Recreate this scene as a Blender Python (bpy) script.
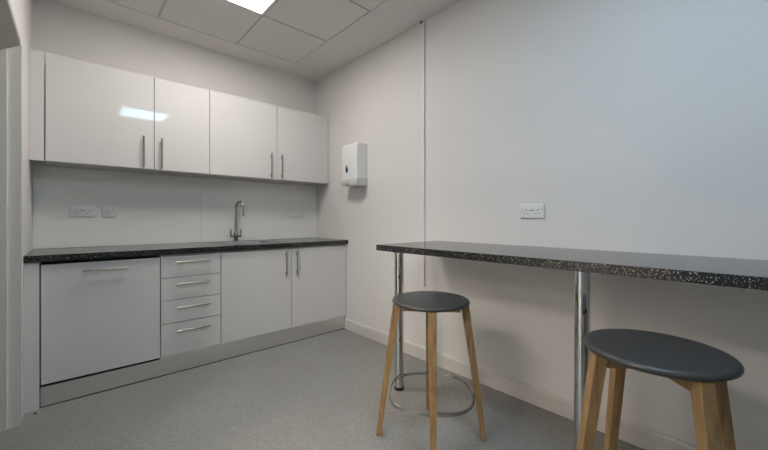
import bpy, bmesh, math, random
from mathutils import Vector, Matrix
PI = math.pi
for o in list(bpy.data.objects): bpy.data.objects.remove(o, do_unlink=True)
S = bpy.context.scene
C = bpy.context.collection

# ---------------------------------------------------------------- camera, world, exposure
cam_d = bpy.data.cameras.new('camera'); cam = bpy.data.objects.new('camera', cam_d); C.objects.link(cam)
cam.location = (-2.085, -3.464, 1.123)
cam.rotation_euler = (PI/2, 0, -math.radians(42.155))
cam_d.sensor_width = 36; cam_d.lens = 344.441/768*36
cam_d.shift_y = -5.968/768
cam_d.clip_start = 0.02
S.camera = cam
W = bpy.data.worlds.new('world'); S.world = W; W.use_nodes = True
W.node_tree.nodes['Background'].inputs[0].default_value = (0.8, 0.85, 0.9, 1)
W.node_tree.nodes['Background'].inputs[1].default_value = 0.05
vs = S.view_settings
vs.view_transform = 'Standard'; vs.look = 'None'; vs.gamma = 1; vs.use_curve_mapping = False
vs.exposure = 0.0
L_WARM = ((1.0, 0.95, 0.90), 22.5)      # ceiling panel over the kitchen: colour, strength
L_COOL = ((0.52, 0.77, 1.0), 21.5)      # panel near the camera
L_FILL = ((1.0, 0.90, 0.80), 52.0)      # panels added in an unseen room to brighten the wall under the counter

# ---------------------------------------------------------------- helpers
def tag(o, label=None, cat=None, group=None, kind=None):
    if label: o['label'] = label
    if cat: o['category'] = cat
    if group: o['group'] = group
    if kind: o['kind'] = kind
    return o
ORG = {}
def thing(name, label, cat, loc, group=None):
    o = bpy.data.objects.new(name, None); C.objects.link(o)
    o.location = loc; o.empty_display_size = 0.05
    ORG[o.name] = Vector(loc)
    return tag(o, label, cat, group)
def obj(name, bm, m, parent=None, smooth=0, label=None, org=None):
    """link a bmesh written in world coordinates as one mesh object"""
    me = bpy.data.meshes.new(name)
    if org is None: org = ORG[parent.name] if parent else Vector((0, 0, 0))
    org = Vector(org)
    bmesh.ops.translate(bm, verts=bm.verts, vec=-org)
    bmesh.ops.recalc_face_normals(bm, faces=bm.faces)
    bm.to_mesh(me); bm.free()
    for mm in (m if isinstance(m, (list, tuple)) else [m]): me.materials.append(mm)
    if smooth:
        for p in me.polygons: p.use_smooth = True
        try: me.set_sharp_from_angle(angle=math.radians(smooth))
        except Exception: pass
    o = bpy.data.objects.new(name, me); C.objects.link(o)
    if parent: o.parent = parent
    else: o.location = org
    ORG[o.name] = org
    if label: o['label'] = label
    return o
def struct(name, bm, m, smooth=0): return tag(obj(name, bm, m, None, smooth), kind='structure')
def box(x0, x1, y0, y1, z0, z1, bev=0, seg=2, bm=None, mi=0, M=None):
    b = bmesh.new()
    bmesh.ops.create_cube(b, size=1)
    for v in b.verts:
        v.co = Vector(((x0+x1)/2+v.co.x*(x1-x0), (y0+y1)/2+v.co.y*(y1-y0), (z0+z1)/2+v.co.z*(z1-z0)))
    if bev: bmesh.ops.bevel(b, geom=list(b.edges), offset=bev, segments=seg, profile=0.5, affect='EDGES')
    for f in b.faces: f.material_index = mi
    if M is not None: bmesh.ops.transform(b, matrix=M, verts=b.verts)
    if bm is None: return b
    return merge(bm, b)
def merge(bm, b):
    me = bpy.data.meshes.new('tmp'); b.to_mesh(me); b.free()
    bm.from_mesh(me); bpy.data.meshes.remove(me)
    return bm
def tube(pts, r, seg=12, closed=False, caps=True, bm=None, mi=0, ry=None):
    """round tube along points; r one radius or a list"""
    b = bmesh.new(); pts = [Vector(p) for p in pts]; n = len(pts)
    rr = r if isinstance(r, (list, tuple)) else [r]*n
    rings = []; up = None
    for i, p in enumerate(pts):
        if closed: t = (pts[(i+1) % n]-pts[i-1]).normalized()
        elif i == 0: t = (pts[1]-p).normalized()
        elif i == n-1: t = (p-pts[-2]).normalized()
        else: t = ((pts[i+1]-p).normalized()+(p-pts[i-1]).normalized()).normalized()
        if up is None:
            a = Vector((0, 0, 1)) if abs(t.z) < 0.9 else Vector((1, 0, 0))
            up = (a-t*a.dot(t)).normalized()
        else: up = (up-t*up.dot(t)).normalized()
        s = t.cross(up)
        k = ry if ry else 1
        rings.append([b.verts.new(p+(up*math.cos(2*PI*j/seg)*k+s*math.sin(2*PI*j/seg))*rr[i]) for j in range(seg)])
    m = n if closed else n-1
    for i in range(m):
        A, B = rings[i], rings[(i+1) % n]
        for j in range(seg): b.faces.new((A[j], A[(j+1) % seg], B[(j+1) % seg], B[j]))
    if caps and not closed: b.faces.new(rings[0]); b.faces.new(rings[-1][::-1])
    for f in b.faces: f.material_index = mi
    if bm is None: return b
    return merge(bm, b)
def lathe(prof, c, seg=48, bm=None, mi=0):
    """profile [(r, z)] round a vertical axis at c"""
    b = bmesh.new(); rings = []
    for r, z in prof:
        if r < 1e-6: rings.append([b.verts.new((c[0], c[1], c[2]+z))])
        else: rings.append([b.verts.new((c[0]+r*math.cos(2*PI*j/seg), c[1]+r*math.sin(2*PI*j/seg), c[2]+z)) for j in range(seg)])
    for A, B in zip(rings, rings[1:]):
        for j in range(seg):
            k = (j+1) % seg
            if len(A) == 1 and len(B) == 1: continue
            if len(A) == 1: b.faces.new((A[0], B[j], B[k]))
            elif len(B) == 1: b.faces.new((A[j], A[k], B[0]))
            else: b.faces.new((A[j], A[k], B[k], B[j]))
    for f in b.faces: f.material_index = mi
    if bm is None: return b
    return merge(bm, b)
def prism(poly, axis, a, b_, bev=0):
    """polygon in the two other axes extruded from a to b_ along axis (0, 1, 2)"""
    b = bmesh.new()
    def P(u, v, w):
        return {0: (w, u, v), 1: (u, w, v), 2: (u, v, w)}[axis]
    A = [b.verts.new(P(u, v, a)) for u, v in poly]; B = [b.verts.new(P(u, v, b_)) for u, v in poly]
    b.faces.new(A); b.faces.new(B[::-1]); n = len(poly)
    for i in range(n): b.faces.new((A[i], B[i], B[(i+1) % n], A[(i+1) % n]))
    if bev: bmesh.ops.bevel(b, geom=list(b.edges), offset=bev, segments=2, profile=0.5, affect='EDGES')
    return b

# ---------------------------------------------------------------- materials
def lin(c):
    return tuple(((v/255)/12.92 if v/255 <= 0.04045 else ((v/255+0.055)/1.055)**2.4) for v in c)+(1,)
def mat(name, col, rough=0.5, metal=0, spec=0.5, coat=0):
    m = bpy.data.materials.new(name); m.use_nodes = True; b = m.node_tree.nodes['Principled BSDF']
    b.inputs['Base Color'].default_value = col if len(col) == 4 else tuple(col)+(1,)
    b.inputs['Roughness'].default_value = rough; b.inputs['Metallic'].default_value = metal
    b.inputs['Specular IOR Level'].default_value = spec
    if coat: b.inputs['Coat Weight'].default_value = coat; b.inputs['Coat Roughness'].default_value = 0.05
    return m
def nodes(m): return m.node_tree.nodes, m.node_tree.links, m.node_tree.nodes['Principled BSDF']
def noise(m, scale, detail=4, coord='Object', sc=(1, 1, 1)):
    N, L, b = nodes(m)
    tc = N.new('ShaderNodeTexCoord'); mp = N.new('ShaderNodeMapping'); mp.inputs['Scale'].default_value = sc
    n = N.new('ShaderNodeTexNoise'); n.inputs['Scale'].default_value = scale; n.inputs['Detail'].default_value = detail
    L.new(tc.outputs[coord], mp.inputs[0]); L.new(mp.outputs[0], n.inputs['Vector'])
    return n, mp
def ramp(m, src, stops):
    N, L, b = nodes(m); r = N.new('ShaderNodeValToRGB'); e = r.color_ramp.elements
    e[0].position, e[0].color = stops[0]; e[1].position, e[1].color = stops[-1]
    for p, c in stops[1:-1]:
        k = e.new(p); k.color = c
    L.new(src, r.inputs[0]); return r
def bump(m, src, strength, dist=0.001):
    N, L, b = nodes(m); k = N.new('ShaderNodeBump'); k.inputs['Strength'].default_value = strength; k.inputs['Distance'].default_value = dist
    L.new(src, k.inputs['Height']); L.new(k.outputs[0], b.inputs['Normal'])

def paint(name, col, rough=0.6):
    m = mat(name, col, rough, spec=0.3)
    n, mp = noise(m, 350, 3); bump(m, n.outputs[0], 0.12, 0.0006)
    return m
M_wall = paint('wall_paint', (0.765, 0.74, 0.715, 1), 0.62)
M_ceil = paint('ceiling_paint', (0.78, 0.76, 0.74, 1), 0.7)
M_tile = paint('ceiling_tile_white', (0.77, 0.755, 0.73, 1), 0.7)
M_trim = mat('trim_gloss', (0.66, 0.63, 0.60, 1), 0.35)
M_frame = mat('door_frame_paint', (0.78, 0.76, 0.69, 1), 0.4)
M_soffit = mat('door_lining_shaded', (0.40, 0.39, 0.35, 1), 0.5)  # white lining; the shade under the door head is put into its colour
M_gloss = mat('white_gloss_door', (0.70, 0.685, 0.665, 1), 0.02, spec=0.32)
M_carc = mat('white_board', (0.62, 0.61, 0.59, 1), 0.35)
M_blk = mat('black_gap', (0.006, 0.006, 0.006, 1), 0.7)
M_chrome = mat('chrome', (0.62, 0.63, 0.64, 1), 0.08, 1)
M_nickel = mat('brushed_nickel', (0.40, 0.375, 0.335, 1), 0.3, 1)
M_ring = mat('steel_hoop', (0.45, 0.44, 0.42, 1), 0.2, 1)
M_tap = mat('chrome_reflecting_dark', (0.34, 0.335, 0.32, 1), 0.12, 1)  # chrome darkened to stand in for the black worktop it reflects
M_plast = mat('white_plastic', (0.79, 0.785, 0.77, 1), 0.3)
M_hole = mat('socket_slot_black', (0.01, 0.01, 0.01, 1), 0.6)
M_blue = mat('blue_badge', (0.02, 0.05, 0.16, 1), 0.25)
M_rubber = mat('black_rubber', (0.012, 0.012, 0.012, 1), 0.5)
M_seat = mat('dark_grey_seat', (0.056, 0.053, 0.052, 1), 0.33, spec=0.5)
n, mp = noise(M_seat, 60, 4); bump(M_seat, n.outputs[0], 0.05, 0.0006)
M_glass = mat('back_painted_glass', (0.81, 0.81, 0.76, 1), 0.06, spec=0.3)
M_plinth = mat('brushed_aluminium_plinth', (0.42, 0.42, 0.42, 1), 0.36, 1)
n, mp = noise(M_plinth, 30, 3, sc=(1, 60, 60)); r_ = ramp(M_plinth, n.outputs[0], [(0.3, (0.84, 0.835, 0.82, 1)), (0.7, (0.94, 0.94, 0.93, 1))])
N_, L_, B_ = nodes(M_plinth); cx_ = N_.new('ShaderNodeCombineXYZ'); cx_.inputs[0].default_value = 1; L_.new(cx_.outputs[0], B_.inputs['Tangent']); B_.inputs['Anisotropic'].default_value = 0.85
M_plinth.node_tree.links.new(r_.outputs[0], nodes(M_plinth)[2].inputs['Base Color'])
M_steel = mat('sink_steel', (0.36, 0.36, 0.355, 1), 0.42, 1)

# floor: speckled grey safety vinyl
M_floor = mat('speckled_vinyl', (0.16, 0.16, 0.155, 1), 0.42, spec=0.45)
def speckle(m, base, specs, rough=None):
    """voronoi flecks of several sizes over a base colour"""
    N, L, b = nodes(m); tc = N.new('ShaderNodeTexCoord'); cur = None
    n = N.new('ShaderNodeTexNoise'); n.inputs['Scale'].default_value = 2.0; L.new(tc.outputs['Object'], n.inputs['Vector'])
    r0 = ramp(m, n.outputs[0], [(0.3, tuple(v*0.95 for v in base[:3])+(1,)), (0.7, tuple(v*1.05 for v in base[:3])+(1,))])
    cur = r0.outputs[0]
    for sc, dens, size, col in specs:
        v = N.new('ShaderNodeTexVoronoi'); v.inputs['Scale'].default_value = sc; L.new(tc.outputs['Object'], v.inputs['Vector'])
        sep = N.new('ShaderNodeSeparateColor'); L.new(v.outputs['Color'], sep.inputs[0])
        g = N.new('ShaderNodeMath'); g.operation = 'LESS_THAN'; g.inputs[1].default_value = dens; L.new(sep.outputs[0], g.inputs[0])
        d = N.new('ShaderNodeMath'); d.operation = 'LESS_THAN'; d.inputs[1].default_value = size; L.new(v.outputs['Distance'], d.inputs[0])
        mu = N.new('ShaderNodeMath'); mu.operation = 'MULTIPLY'; L.new(g.outputs[0], mu.inputs[0]); L.new(d.outputs[0], mu.inputs[1])
        mx = N.new('ShaderNodeMix'); mx.data_type = 'RGBA'; L.new(mu.outputs[0], mx.inputs[0]); L.new(cur, mx.inputs[6]); mx.inputs[7].default_value = col
        cur = mx.outputs[2]
    L.new(cur, b.inputs['Base Color'])
speckle(M_floor, (0.275, 0.27, 0.25, 1), [(220, 0.35, 0.45, (0.17, 0.17, 0.16, 1)), (260, 0.3, 0.42, (0.40, 0.395, 0.37, 1)), (150, 0.10, 0.35, (0.52, 0.52, 0.5, 1)), (150, 0.06, 0.3, (0.08, 0.08, 0.08, 1))])
M_lam = mat('black_sparkle_laminate', (0.01, 0.01, 0.011, 1), 0.17, spec=0.6)
speckle(M_lam, (0.006, 0.006, 0.007, 1), [(170, 0.14, 0.26, (0.36, 0.31, 0.20, 1)), (157, 0.38, 0.25, (0.24, 0.24, 0.24, 1)), (131, 0.22, 0.22, (0.62, 0.62, 0.61, 1))])
# oak
M_oak = mat('oak', (0.40, 0.26, 0.12, 1), 0.45)
n, mp = noise(M_oak, 9, 6, sc=(6, 6, 0.7))
r_ = ramp(M_oak, n.outputs[0], [(0.3, (0.21, 0.120, 0.048, 1)), (0.52, (0.30, 0.185, 0.080, 1)), (0.75, (0.38, 0.245, 0.115, 1))])
M_oak.node_tree.links.new(r_.outputs[0], nodes(M_oak)[2].inputs['Base Color']); bump(M_oak, n.outputs[0], 0.1)
def emit(name, col, k):
    m = bpy.data.materials.new(name); m.use_nodes = True; N = m.node_tree.nodes; N.remove(N['Principled BSDF'])
    e = N.new('ShaderNodeEmission'); e.inputs[0].default_value = tuple(col)+(1,); e.inputs[1].default_value = k
    m.node_tree.links.new(e.outputs[0], N['Material Output'].inputs[0]); return m
M_lw = emit('led_diffuser_warm', *L_WARM); M_lc = emit('led_diffuser_cool', *L_COOL); M_ln = emit('led_diffuser_added_fill', *L_FILL)

# ---------------------------------------------------------------- room shell
XL, ZC, YR = -2.293, 2.704, -6.2
XO = -7.2
OY0, OY1 = -3.05, -1.86                    # unseen second opening, added to let the fill light in
DY0, DY1, DZ = -1.70, -0.735, 2.070        # doorway in the left wall
struct('floor', box(XO-.12, 0.12, YR-.12, 0.12, -0.1, 0), M_floor)
struct('wall_back', box(XO-.12, 0.12, 0, 0.12, 0, ZC), M_wall)
struct('wall_right', box(0, 0.12, YR, 0, 0, ZC), M_wall)
b = box(XL-.12, XL, DY1, 0, 0, ZC); box(XL-.12, XL, YR, OY0, 0, ZC, bm=b); box(XL-.12, XL, OY1, DY0, 0, ZC, bm=b); box(XL-.12, XL, OY0, OY1, DZ+.03, ZC, bm=b); box(XL-.12, XL, DY0, DY1, DZ+.03, ZC, bm=b)
struct('wall_left', b, M_wall)
struct('wall_front', box(XO-.12, 0.12, YR-.12, YR, 0, ZC), M_wall)
struct('added_divider', box(XO, XL-.12, -1.93, -1.83, 0, ZC), M_wall)  # unseen partition, added to keep the fill light away from the doorway
struct('wall_far_left', box(XO-.12, XO, YR, 0, 0, ZC), M_wall)
# ceiling: plaster margin, then grid of lay-in tiles
gx = [-0.400, -0.982, -1.582, -2.182]; gy = [-0.264, -0.843, -1.444, -2.044]
b = box(XL-.12, gx[3], YR, 0.0, ZC, ZC+.1); box(gx[0], 0, YR, 0, ZC, ZC+.1, bm=b); box(gx[3], gx[0], gy[0], 0, ZC, ZC+.1, bm=b)
box(gx[3], gx[0], YR, -3.71, ZC, ZC+.1, bm=b); box(gx[3], gx[0], -3.71, gy[0], ZC+.08, ZC+.1, bm=b)
box(XO-.12, XL-.12, YR, 0.12, ZC+.006, ZC+.1, bm=b)
box(gx[3], gx[2], -3.71, gy[3], ZC, ZC+.07, bm=b); box(gx[1], gx[0], -3.71, gy[3], ZC, ZC+.07, bm=b); box(gx[2], gx[1], -3.09, gy[3], ZC, ZC+.07, bm=b)
struct('ceiling', b, M_ceil)
# ceiling grid: slim flanges a little proud of the tiles
b = bmesh.new(); w = .005
for x in gx[1:3]: box(x-w, x+w, gy[3], gy[0], ZC+.001, ZC+.012, bm=b)
for y in gy[1:3]: box(gx[3], gx[0], y-w, y+w, ZC+.0012, ZC+.0118, bm=b)
struct('trim_1', b, mat('ceiling_grid_paint', (0.56, 0.55, 0.53, 1), 0.4))
# tiles leave thin gaps; a black sheet above them paints the joint shade
names = {(0, 0): 'pale ceiling tile nearest the corner of the back and right walls',
         (0, 1): 'pale ceiling tile to the right of the lit ceiling panel',
         (0, 2): 'pale ceiling tile at the top edge of the photo, nearest the wall with the conduit',
         (1, 0): 'pale ceiling tile between the lit panel and the wall cabinets',
         (1, 2): 'pale ceiling tile behind the lit panel, away from the cabinets',
         (2, 0): 'pale ceiling tile above the left wall cabinet, left of the others',
         (2, 1): 'pale ceiling tile to the left of the lit ceiling panel',
         (2, 2): 'pale ceiling tile diagonally beyond the lit panel towards the doorway'}
for i in range(3):
    for j in range(3):
        if (i, j) == (1, 1): continue
        x0, x1, y0, y1 = gx[i+1], gx[i], gy[j+1], gy[j]; g = .0075
        tb = box(x0+(g if i < 2 else .003), x1-(g if i > 0 else .003), y0+(g if j < 2 else .003), y1-(g if j > 0 else .003), ZC+.003, ZC+.018, .0015, 1)
        tag(obj('ceiling_tile', tb, M_tile, org=((x0+x1)/2, (y0+y1)/2, ZC)), names[(i, j)], 'ceiling tile', 'lay-in tiles of the suspended ceiling')
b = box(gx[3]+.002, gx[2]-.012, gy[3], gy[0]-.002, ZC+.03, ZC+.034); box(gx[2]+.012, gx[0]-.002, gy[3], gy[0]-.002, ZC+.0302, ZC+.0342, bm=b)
struct('joint_shade', b, M_blk)  # black sheet standing in for the shade in the tile joints
# LED panels
def panel(x0, x1, y0, y1, m, label):
    t = thing('ceiling_light', label, 'ceiling light', ((x0+x1)/2, (y0+y1)/2, ZC), None)
    f = .024; g = .008
    b = bmesh.new()
    for a in ((x0+g, x1-g, y0+g, y0+f), (x0+g, x1-g, y1-f, y1-g), (x0+g, x0+f, y0+f, y1-f), (x1-f, x1-g, y0+f, y1-f)):
        box(*a, ZC-.002, ZC+.02, bm=b)
    obj('frame', b, mat('panel_frame_white', (0.86, 0.86, 0.85, 1), 0.35), t)
    obj('diffuser', box(x0+f, x1-f, y0+f, y1-f, ZC+.001, ZC+.006), m, t)
panel(gx[2], gx[1], gy[2], gy[1], M_lw, 'square lit LED panel set in the tiled ceiling above the kitchen')
panel(gx[2], gx[1], -3.70, -3.10, M_lc, 'square cool white LED panel further back, reflected in the left wall cabinet door')

for px_, py_, where in ((-3.9, -2.25, 'nearest the added opening and divider'), (-3.9, -3.6, 'near the added opening, further from the divider'),
                      (-5.6, -2.9, 'deep in the room'), (-5.6, -4.3, 'furthest away')):
    panel(px_-.3, px_+.3, py_-.3, py_+.3, M_ln, 'added square LED fill panel in an unseen room, '+where)  # added fill lamps, out of view

# skirting
def skirt(name, poly, axis, a, b_): struct(name, prism(poly, axis, a, b_), M_trim)
skirt('baseboard_right', [(0, 0), (-.016, 0), (-.016, .088), (-.012, .098), (-.006, .102), (0, .104)], 1, YR, -.60)
skirt('baseboard_left', [(XL, 0), (XL+.016, 0), (XL+.016, .088), (XL+.006, .102), (XL, .104)], 1, YR, OY0)

# doorway: lining, stops and slim frame
b = box(XL-.12, XL-.001, DY1-.012, DY1-.0, 0, DZ+.025)                        # far jamb
box(XL-.12, XL-.05, DY1-.024, DY1-.012, 0, DZ-.01, bm=b)                      # stop
box(XL-.12, XL-.001, DY0, DY0+.012, 0, DZ+.025, bm=b)
struct('trim_3', b, M_frame)
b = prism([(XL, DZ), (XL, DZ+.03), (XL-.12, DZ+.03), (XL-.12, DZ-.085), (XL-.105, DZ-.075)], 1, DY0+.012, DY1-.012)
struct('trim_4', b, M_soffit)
b = box(XL, XL+.006, DY1, DY1+.05, 0, DZ+.03, .002); box(XL, XL+.006, DY0-.05, DY1+.05, DZ+.03, DZ+.075, .002, bm=b)
box(XL, XL+.006, DY0-.05, DY0, 0, DZ+.03, .002, bm=b)
# (flush architrave is not seen on this wall; keep only a bead at the arris)
b.free()
struct('trim_5', box(XL-.001, XL+.004, DY1-.004, DY1+.006, 0, DZ+.004, .0015), M_trim)

# ---------------------------------------------------------------- handles
def bar_handle(p0, p1, out, parent, r=.0068, stand=.03, inset=.028):
    """T-bar handle; out is the unit vector away from the door"""
    p0, p1, out = Vector(p0), Vector(p1), Vector(out); d = (p1-p0).normalized()
    b = tube([p0, p1], r, 12)
    for q in (p0+d*inset, p1-d*inset): tube([q, q-out*stand], r*.8, 10, bm=b)
    return obj('handle', b, M_nickel, parent, 40, 'brushed nickel bar handle')
def door(name, x0, x1, yf, z0, z1, parent, t=.018):
    g = .0022
    return obj(name, box(x0+g, x1-g, yf, yf+t, z0+g, z1-g, .0009, 2), M_gloss, parent)

# ---------------------------------------------------------------- base run
YB = -.60
ZD, ZK = .857, .142
b_ = [-2.226, -1.622, -1.219, -.617, -.022]
def carcass(x0, x1, y0, y1, z0, z1, parent, m=M_carc, t=.016):
    b = box(x0+.001, x0+t, y0, y1, z0, z1); box(x1-t, x1-.001, y0, y1, z0, z1, bm=b)
    box(x0+t, x1-t, y0, y1, z0, z0+t, bm=b); box(x0+t, x1-t, y1-.006, y1, z0+t, z1, bm=b)
    box(x0+t, x1-t, y0+.002, y0+.08, z1-t, z1, bm=b); box(x0+t, x1-t, y1-.08, y1-.006, z1-t, z1, bm=b)
    return obj('carcass', b, m, parent)
YC = YB+.0195
t = thing('dishwasher', 'integrated dishwasher behind a plain white gloss door, left of the drawers', 'dishwasher', ((b_[0]+b_[1])/2, YB/2, 0.0))
obj('body', box(b_[0]+.004, b_[1]-.004, YC, -.03, .124, .862), M_blk, t, label='black recess around the appliance')
d = door('door', b_[0]+.002, b_[1]-.001, YB, .1405, .853, t)
bar_handle((-2.038, YB-.03, .801), (-1.810, YB-.03, .801), (0, -1, 0), d)
t = thing('drawer_unit', 'white gloss unit of four drawers between dishwasher and sink cabinet', 'drawers', ((b_[1]+b_[2])/2, YB/2, 0))
carcass(b_[1], b_[2], YC, -.03, ZK, .866, t)
zs = [ZK, .372, .537, .701, ZD]
for k in range(4):
    d = door('drawer', b_[1], b_[2], YB, zs[k], zs[k+1], t)
    hz = [.313, .482, .650, .811][k]
    bar_handle((-1.526, YB-.03, hz), (-1.303, YB-.03, hz), (0, -1, 0), d)
t = thing('sink_cabinet', 'white gloss double-door base cabinet under the sink', 'cabinet', ((b_[2]+b_[4])/2, YB/2, 0))
bb = box(b_[2]+.001, b_[2]+.016, YC, -.03, ZK, .866); box(b_[4]-.016, b_[4]-.001, YC, -.03, ZK, .866, bm=bb)
box(b_[2]+.016, b_[4]-.016, YC, -.03, ZK, ZK+.016, bm=bb); box(b_[2]+.016, b_[4]-.016, -.036, -.03, ZK+.016, .80, bm=bb)
box(b_[2]+.016, b_[4]-.016, YC+.002, YC+.02, .80, .866, bm=bb)
obj('carcass', bb, M_carc, t)
for x0, x1, hx in ((b_[2], b_[3], -.677), (b_[3], b_[4], -.574)):
    d = door('door', x0, x1, YB, ZK, ZD, t)
    bar_handle((hx, YB-.03, .615), (hx, YB-.03, .839), (0, -1, 0), d, inset=.03)
tag(obj('filler_panel', box(XL+.0004, b_[0]-.002, YB-.001, YB+.02, .001, .868, .001), M_gloss, org=(XL+.03, YB, 0)),
    'narrow white floor-length filler panel left of the dishwasher door', 'filler panel')
tag(obj('filler_panel', box(b_[4]+.002, -.0015, YB+.001, YB+.02, .001, .868, .001), M_gloss, org=(-.011, YB, 0)),
    'thin white filler strip between the sink cabinet door and the right wall', 'filler panel')
b = box(b_[1], b_[4]-.001, YB+.022, YB+.036, .006, ZK-.003, .0008); box(b_[0]+.001, b_[1], YB+.022, YB+.036, .006, .121, .0008, bm=b); box(b_[0]+.001, b_[4]-.001, YB+.0215, YB+.0365, .0005, .0065, mi=1, bm=b)
tag(obj('plinth', b, [M_plinth, M_rubber], org=(-1.12, YB+.03, 0)), 'long brushed metal plinth board along the floor under the base units', 'plinth')
# worktop with cut-out for the sink
sx0, sx1, sy0, sy1 = -1.150, -.690, -.515, -.135
WT, WB, WF = .910, .8705, -.620
b = bmesh.new()
def slab_with_hole(b, x0, x1, y0, y1, z0, z1, hx0, hx1, hy0, hy1):
    xs = [x0, hx0, hx1, x1]; ys = [y0, hy0, hy1, y1]; V = {}
    for k, z in enumerate((z0, z1)):
        for i in range(4):
            for j in range(4): V[i, j, k] = b.verts.new((xs[i], ys[j], z))
    for i in range(3):
        for j in range(3):
            if (i, j) == (1, 1): continue
            for k in (0, 1): b.faces.new([V[i, j, k], V[i+1, j, k], V[i+1, j+1, k], V[i, j+1, k]])
    for a, c in (((0, 0), (1, 0)), ((1, 0), (2, 0)), ((2, 0), (3, 0)), ((0, 3), (1, 3)), ((1, 3), (2, 3)), ((2, 3), (3, 3)),
                 ((0, 0), (0, 1)), ((0, 1), (0, 2)), ((0, 2), (0, 3)), ((3, 0), (3, 1)), ((3, 1), (3, 2)), ((3, 2), (3, 3)),
                 ((1, 1), (2, 1)), ((1, 2), (2, 2)), ((1, 1), (1, 2)), ((2, 1), (2, 2))):
        b.faces.new([V[a+(0,)], V[c+(0,)], V[c+(1,)], V[a+(1,)]])
slab_with_hole(b, XL+.001, -.001, WF, -.001, WB, WT, sx0, sx1, sy0, sy1)
be = [e for e in b.edges if all(abs(v.co.y-WF) < 1e-5 for v in e.verts) and abs(e.verts[0].co.z-e.verts[1].co.z) < 1e-5]
bmesh.ops.bevel(b, geom=be, offset=.003, segments=2, profile=.5, affect='EDGES')
tag(obj('worktop', b, M_lam, org=(-1.146, -.31, WB)), 'long black speckled laminate worktop over the white base units', 'worktop')
# sink
t = thing('sink', 'small inset stainless steel sink in the black worktop', 'sink', ((sx0+sx1)/2, (sy0+sy1)/2, WT))
b = bmesh.new(); V = []
def rr(x0, x1, y0, y1, r, z, n=5):
    o = []
    for cx, cy, a in ((x1-r, y1-r, 0), (x0+r, y1-r, 90), (x0+r, y0+r, 180), (x1-r, y0+r, 270)):
        for k in range(n+1):
            q = math.radians(a+90*k/n); o.append((cx+r*math.cos(q), cy+r*math.sin(q), z))
    return o
loops = [rr(sx0-.012, sx1+.012, sy0-.012, sy1+.012, .03, WT+.0003), rr(sx0-.012, sx1+.012, sy0-.012, sy1+.012, .03, WT+.0018),
         rr(sx0+.006, sx1-.006, sy0+.006, sy1-.006, .04, WT+.0018), rr(sx0+.012, sx1-.012, sy0+.012, sy1-.012, .04, WT-.006),
         rr(sx0+.018, sx1-.018, sy0+.018, sy1-.018, .045, WT-.14), rr(sx0+.045, sx1-.045, sy0+.045, sy1-.045, .05, WT-.158)]
R = [[b.verts.new(p) for p in l] for l in loops]
for A, B in zip(R, R[1:]):
    for j in range(len(A)): k = (j+1) % len(A); b.faces.new((A[j], A[k], B[k], B[j]))
b.faces.new(R[-1])
obj('bowl', b, M_steel, t, 40)
obj('waste', lathe([(0, .004), (.02, .004), (.036, .003), (.040, .0005)], ((sx0+sx1)/2, (sy0+sy1)/2, WT-.158), 24), M_chrome, t, 40)
# tap
tx, ty = -.927, -.078
t = thing('kitchen_tap', 'tall chrome swan-neck mixer tap with two levers behind the sink', 'tap', (tx, ty, WT))
obj('body', lathe([(0, .0005), (.027, .0005), (.027, .006), (.019, .010), (.019, .036), (.021, .042), (.021, .064), (.017, .085), (.012, .092), (0, .092)], (tx, ty, WT), 24), M_tap, t, 40)
ang = math.radians(-72); dx, dy = math.cos(ang), math.sin(ang)      # way the spout points
pts = [(tx, ty, WT+.085), (tx, ty, WT+.2), (tx+.004, ty-.006, WT+.285)]; R_ = .055
rad = [.0115, .010, .0095]
for k in range(1, 15):
    a = PI-k*PI/14*1.05
    q = R_+R_*math.cos(a); pts.append((tx+dx*q, ty+dy*q, WT+.300+R_*1.45*math.sin(a))); rad.append(.0095)
lp = Vector(pts[-1]); pts.append(tuple(lp+Vector((-dx*.002, -dy*.002, -.05)))); rad.append(.0105)
obj('spout', tube(pts, rad, 14), M_tap, t, 50)
for s in (-1, 1):
    b = tube([(tx+s*.018, ty, WT+.048), (tx+s*.050, ty, WT+.048)], .0085, 12)
    c = tube([(tx+s*.045, ty, WT+.046), (tx+s*.046, ty, WT+.075), (tx+s*.047, ty-.004, WT+.118)], [.0078, .0070, .0060], 12)
    obj('lever', merge(b, c), M_tap, t, 50)
# splashback
ZW0, ZW1 = 1.507, 2.230
for x0, x1, lab in ((XL+.0015, -1.2194, 'pale grey-green glass splashback panel with the sockets, left of the joint behind the tap'),
                    (-1.2186, -.0015, 'pale grey-green glass splashback panel behind the tap, next to the right wall')):
    tag(obj('splashback', box(x0, x1, -.0075, -.0012, WT+.001, ZW0-.010, .0006, 1), M_glass, org=((x0+x1)/2, 0, WT)), lab, 'splashback')

# ---------------------------------------------------------------- wall cabinets
YW = -.272
w_ = [-2.218, -1.611, -1.211, -.603, -.020]
def wall_unit(x0, x1, doors, label):
    t = thing('wall_cabinet', label, 'cabinet', ((x0+x1)/2, YW/2, ZW0), 'white gloss wall cabinets')
    y0, y1, th = YW+.0195, -.0015, .016
    b = box(x0+.001, x0+th, y0, y1, ZW0, ZW1-.001); box(x1-th, x1-.001, y0, y1, ZW0, ZW1-.001, bm=b)
    box(x0+th, x1-th, y0, y1, ZW0, ZW0+th, bm=b); box(x0+th, x1-th, y0, y1, ZW1-th, ZW1-.001, bm=b)
    box(x0+th, x1-th, y1-.006, y1, ZW0+th, ZW1-th, bm=b)
    obj('carcass', b, M_carc, t)
    for dx0, dx1, hx in doors:
        d = door('door', dx0, dx1, YW, ZW0, ZW1, t)
        bar_handle((hx, YW-.03, 1.516), (hx, YW-.03, 1.755), (0, -1, 0), d, inset=.032)
wall_unit(w_[0], w_[1], [(w_[0], w_[1], -1.681)], 'widest single-door white gloss wall cabinet, leftmost, with light reflected')
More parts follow.
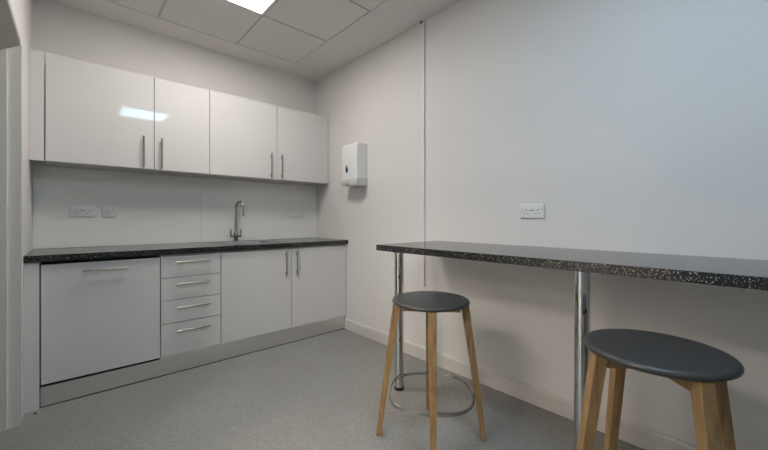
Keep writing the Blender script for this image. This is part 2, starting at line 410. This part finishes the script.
wall_unit(w_[1], w_[2], [(w_[1], w_[2], -1.564)], 'narrow single-door white gloss wall cabinet, second from the left')
wall_unit(w_[2], w_[4], [(w_[2], w_[3], -.668), (w_[3], w_[4], -.561)], 'double-door white gloss wall cabinet nearest the right wall')
tag(obj('filler_panel', box(XL+.0004, w_[0]-.004, YW+.003, YW+.02, ZW0, ZW1, .001), M_gloss, org=(XL+.04, YW, ZW0)),
    'white filler panel left of the leftmost wall cabinet door', 'filler panel')
tag(obj('filler_panel', box(w_[4]+.003, -.0015, YW+.003, YW+.02, ZW0, ZW1, .001), M_gloss, org=(-.01, YW, ZW0)),
    'thin white filler strip between wall cabinet and right wall', 'filler panel')

# ---------------------------------------------------------------- sockets
def socket(cx, cz, gangs, wall, label, blank=False):
    """wall: 'back' (faces -y) or 'right' (faces -x); plate built at origin facing -y then turned"""
    w2 = .073 if gangs == 2 else .043
    if wall == 'back': M = Matrix.Translation((cx, -.0078, cz)); loc = (cx, -.0078, cz)
    else: M = Matrix.Translation((-.0005, cx, cz)) @ Matrix.Rotation(-PI/2, 4, 'Z'); loc = (-.0005, cx, cz)
    t = thing('wall_socket' if not blank else 'switched_spur', label, 'socket', loc, None)
    def T(b): bmesh.ops.transform(b, matrix=M, verts=b.verts); return b
    obj('plate', T(box(-w2, w2, -.009, 0, -.043, .043, .0025, 3)), M_plast, t, 40)
    def pins(px):
        b = box(px-.0025, px+.0025, -.0098, -.0085, .001, .009); box(px-.0130, px-.0085, -.0098, -.0085, -.0175, -.0115, bm=b)
        box(px+.0085, px+.0130, -.0098, -.0085, -.0175, -.0115, bm=b)
        obj('pin_holes', T(b), M_hole, t, label='black three-pin socket holes')
    def rocker(px, pz=.018):
        obj('switch', T(box(px-.0055, px+.0055, -.0125, -.0088, pz-.008, pz+.008, .001)), mat('switch_white', (0.66, 0.66, 0.65, 1), 0.3), t)
    if blank:
        rocker(-.0, .0); obj('cover', T(box(.028, .056, -.0105, -.0088, -.016, .016, .001)), M_plast, t)
    elif gangs == 2:
        pins(-.036); pins(.036); rocker(-.059, .010); rocker(.059, .010)
        obj('neon_strip', T(box(-.013, .013, -.0096, -.0085, .001, .006)), mat('grey_marking', (0.16, 0.16, 0.17, 1), .5), t, label='small grey marking strip')
    else:
        pins(-.008); rocker(.026, .020)
socket(-2.026, 1.183, 2, 'back', 'white double wall socket on the splashback, furthest left')
socket(-1.868, 1.183, 1, 'back', 'white single wall socket on the splashback, beside the double one')
socket(-.262, 1.184, 2, 'back', 'white wide plate on the splashback right of the tap', blank=True)
socket(-2.512, 1.172, 2, 'right', 'white double wall socket on the plain wall above the bar counter')

# ---------------------------------------------------------------- towel dispenser
dy0, dy1, dz0, dz1, dxo = -.927, -.668, 1.438, 1.842, -.127
t = thing('towel_dispenser', 'white plastic paper towel dispenser with blue drop badge on the wall', 'dispenser', (0, (dy0+dy1)/2, dz0))
def lofted(sections):
    b = bmesh.new(); R = [[b.verts.new(p) for p in s] for s in sections]
    for A, B in zip(R, R[1:]):
        for j in range(len(A)): k = (j+1) % len(A); b.faces.new((A[j], A[k], B[k], B[j]))
    b.faces.new(R[0]); b.faces.new(R[-1][::-1]); return b
def dsec(z, xo, cr=.028, n=6, inset=0.0):
    p = [(-.001, dy1-inset, z)]
    for k in range(n+1):
        a = PI/2*k/n; p.append((xo+cr-cr*math.sin(a), dy1-inset-cr+cr*math.cos(a), z))
    for k in range(n+1):
        a = PI/2*k/n; p.append((xo+cr-cr*math.cos(a), dy0+inset+.006-.006*math.sin(a), z))
    p.append((-.001, dy0+inset, z)); return p
secs = [dsec(dz0+.070, -.121), dsec(dz0+.12, -.125), dsec(dz0+.25, -.127), dsec(dz1-.03, -.122), dsec(dz1-.008, -.116), dsec(dz1, -.104, inset=.006)]
obj('cover', lofted(secs), M_plast, t, 50)
# bottom tray with a curved lip that dips in the middle
b = bmesh.new(); rows = []
N = 16
for i in range(N+1):
    u = i/N; y = dy1+.006+(dy0-dy1-.012+.006)*u
    bow = math.sin(PI*min(1, max(0, u)))
    zlow = dz0+.030-.030*max(0, math.sin(PI*min(1, u*1.5+.05)))*1.0 if u < .62 else dz0+.004*(1-u)
    xo = -.125-.030*bow*(1 if u < .75 else (1-u)/.25)
    rows.append([(-.001, y, dz0+.0695), (xo+.004, y, dz0+.0695), (xo-.002, y, dz0+.055), (xo+.004, y, zlow+.008), (xo+.018, y, zlow), (-.001, y, dz0+.002)])
R = [[b.verts.new(p) for p in r] for r in rows]
for A, B in zip(R, R[1:]):
    for j in range(6): k = (j+1) % 6; b.faces.new((A[j], A[k], B[k], B[j]))
b.faces.new(R[0]); b.faces.new(R[-1][::-1])
obj('outlet_tray', b, mat('grey_white_plastic', (0.58, 0.58, 0.58, 1), .3), t, 50)
b = bmesh.new(); vv = []                     # blue drop: pointed top, round bottom
for k in range(24):
    a = 2*PI*k/24
    y = .018*math.sin(a)*(1-.45*max(0, math.cos(a))); z = .034*math.cos(a)+(.012 if k == 0 else 0)
    vv.append((y, z))
pr = prism([(-.768+y, 1.600+z) for y, z in vv], 0, -.1305, -.124)
obj('badge', pr, M_blue, t, label='dark blue drop-shaped badge')

# ---------------------------------------------------------------- conduit
cy = -1.637
t = thing('conduit', 'thin white vertical cable trunking on the right wall from ceiling to below counter', 'conduit', (0, cy, .61))
def trunk(w, d, z0, z1, bev): return box(-d, -.0008, cy-w, cy+w, z0, z1, bev, 2)
obj('channel', trunk(.0135, .014, .62, ZC-.001, .002), M_plast, t)
for z in (1.50, 2.42):
    obj('clip', trunk(.017, .0165, z-.010, z+.010, .002), M_plast, t)
obj('end_cap', trunk(.017, .0175, .585, .62, .003), M_plast, t)
obj('ceiling_ferrule', box(-.022, -.001, cy+.002, cy+.024, ZC-.014, ZC-.001, .002), mat('dark_ferrule', (0.12, 0.12, 0.12, 1), .5), t, label='small dark collar at the ceiling')

# ---------------------------------------------------------------- bar counter
ZT, ZB_, CX, CY0, CY1 = .957, .919, -.622, -4.45, -1.772
t = thing('bar_counter', 'long black speckled bar counter on chrome poles along the right wall', 'counter', (CX/2, (CY0+CY1)/2, 0))
obj('countertop', box(CX, -.0015, CY0, CY1, ZB_, ZT, .0025, 2), M_lam, t)
for y in (-1.843, -2.945, -4.05):
    b = lathe([(0, .0215), (.030, .0215), (.030, ZB_-.016), (0, ZB_-.016)], (-.484, y, 0), 32)
    lg = obj('leg', b, M_chrome, t, 40, label='chrome tubular leg')
    obj('foot', lathe([(0, .0006), (.031, .0006), (.032, .004), (.032, .020), (.030, .0212), (0, .0212)], (-.484, y, 0), 32), M_rubber, lg, 40)
    obj('mounting_plate', lathe([(0, ZB_-.0155), (.048, ZB_-.0155), (.050, ZB_-.013), (.050, ZB_-.0006), (0, ZB_-.0006)], (-.484, y, 0), 32), M_chrome, lg, 40)
    obj('dark_stub', tube([(-.484-.72*.028, y-.70*.028, .742), (-.484-.72*.0325, y-.70*.0325, .742)], .0055, 10), M_rubber, lg, 40)  # small dark stub on the side of the leg

# ---------------------------------------------------------------- stools
def make_stool(label):
    t = thing('bar_stool', label, 'stool', (0, 0, 0), 'bar stools at the counter')
    H = .715; r = .197; th = .022
    pr = [(0, H-th), (r-.012, H-th)]
    for k in range(0, 9):
        a = -PI/2+PI*k/8; pr.append((r-.011+.011*math.cos(a), H-th/2+th/2*math.sin(a)))
    pr.append((r-.03, H+.0004)); pr.append((0, H))
    obj('seat', lathe(pr, (0, 0, 0), 96), M_seat, t, 60)
    for k in range(4):
        a = math.radians(45+90*k)
        b = bmesh.new(); R = []
        for z, rad, s in ((.001, .268, .0135), (.35, .221, .0163), (H-th-.001, .172, .0195)):
            c = Vector((math.cos(a)*rad, math.sin(a)*rad, z)); e1 = Vector((math.cos(a), math.sin(a), 0)); e2 = Vector((-math.sin(a), math.cos(a), 0))
            R.append([b.verts.new(c+e1*s*i+e2*s*j) for i, j in ((1, 1), (-1, 1), (-1, -1), (1, -1))])
        for A, B in zip(R, R[1:]):
            for j in range(4): b.faces.new((A[j], A[(j+1) % 4], B[(j+1) % 4], B[j]))
        b.faces.new(R[0]); b.faces.new(R[-1][::-1])
        le = [e for e in b.edges if abs(e.verts[0].co.z-e.verts[1].co.z) > .1]
        bmesh.ops.bevel(b, geom=le, offset=.003, segments=2, profile=.5, affect='EDGES')
        obj('leg', b, M_oak, t)
    for k, (z0, z1) in enumerate(((.648, .690), (.6485, .6895))):
        a = math.radians(45+90*k)
        M = Matrix.Rotation(a, 4, 'Z')
        if k == 0: b = box(-.150, .150, -.012, .012, z0, z1, .002, M=M)
        else:
            b = box(-.150, -.0125, -.012, .012, z0, z1, .002, M=M); box(.0125, .150, -.012, .012, z0, z1, .002, bm=b, M=M)
        obj('cross_rail', b, M_oak, t)
    # footrest: flat steel hoop, rounded square with corners at the legs
    b = bmesh.new(); R = []; n = 96
    for j in range(n):
        a = 2*PI*j/n; q = .2155-.0085*math.cos(4*(a-PI/4))
        R.append([b.verts.new((math.cos(a)*(q+dr), math.sin(a)*(q+dr), z)) for dr, z in ((0, .228), (.007, .228), (.007, .243), (0, .243))])
    for j in range(n):
        A, B = R[j], R[(j+1) % n]
        for i in range(4): b.faces.new((A[i], A[(i+1) % 4], B[(i+1) % 4], B[i]))
    obj('footrest', b, M_ring, t, 50, label='chrome hoop footrest')
    return t
def dup(root, loc, rz, label):
    r = root.copy(); C.objects.link(r); r.location = loc; r.rotation_euler = (0, 0, rz); r['label'] = label
    for ch in list(root.children):
        c = ch.copy(); C.objects.link(c); c.parent = r
    return r
s1 = make_stool('round dark grey bar stool with oak legs, fully in view, chrome ring showing')
dup(s1, (-.71, -3.23, 0), math.radians(-.5), 'round dark grey bar stool with oak legs, nearest the camera, cropped by the frame')
s1.location = (-.719, -2.312, 0); s1.rotation_euler = (0, 0, math.radians(-2.2))

# crumb on the floor
b = bmesh.new(); bmesh.ops.create_icosphere(b, subdivisions=2, radius=.007)
random.seed(3)
for v in b.verts: v.co = v.co*random.uniform(.7, 1.2); v.co.z = max(v.co.z*.5, -.0035)+.0036
bmesh.ops.translate(b, verts=b.verts, vec=(-2.243, -.647, 0))
tag(obj('crumb', b, M_rubber, org=(-2.243, -.647, 0)), 'small black speck of debris on the floor by the white filler panel', 'debris')
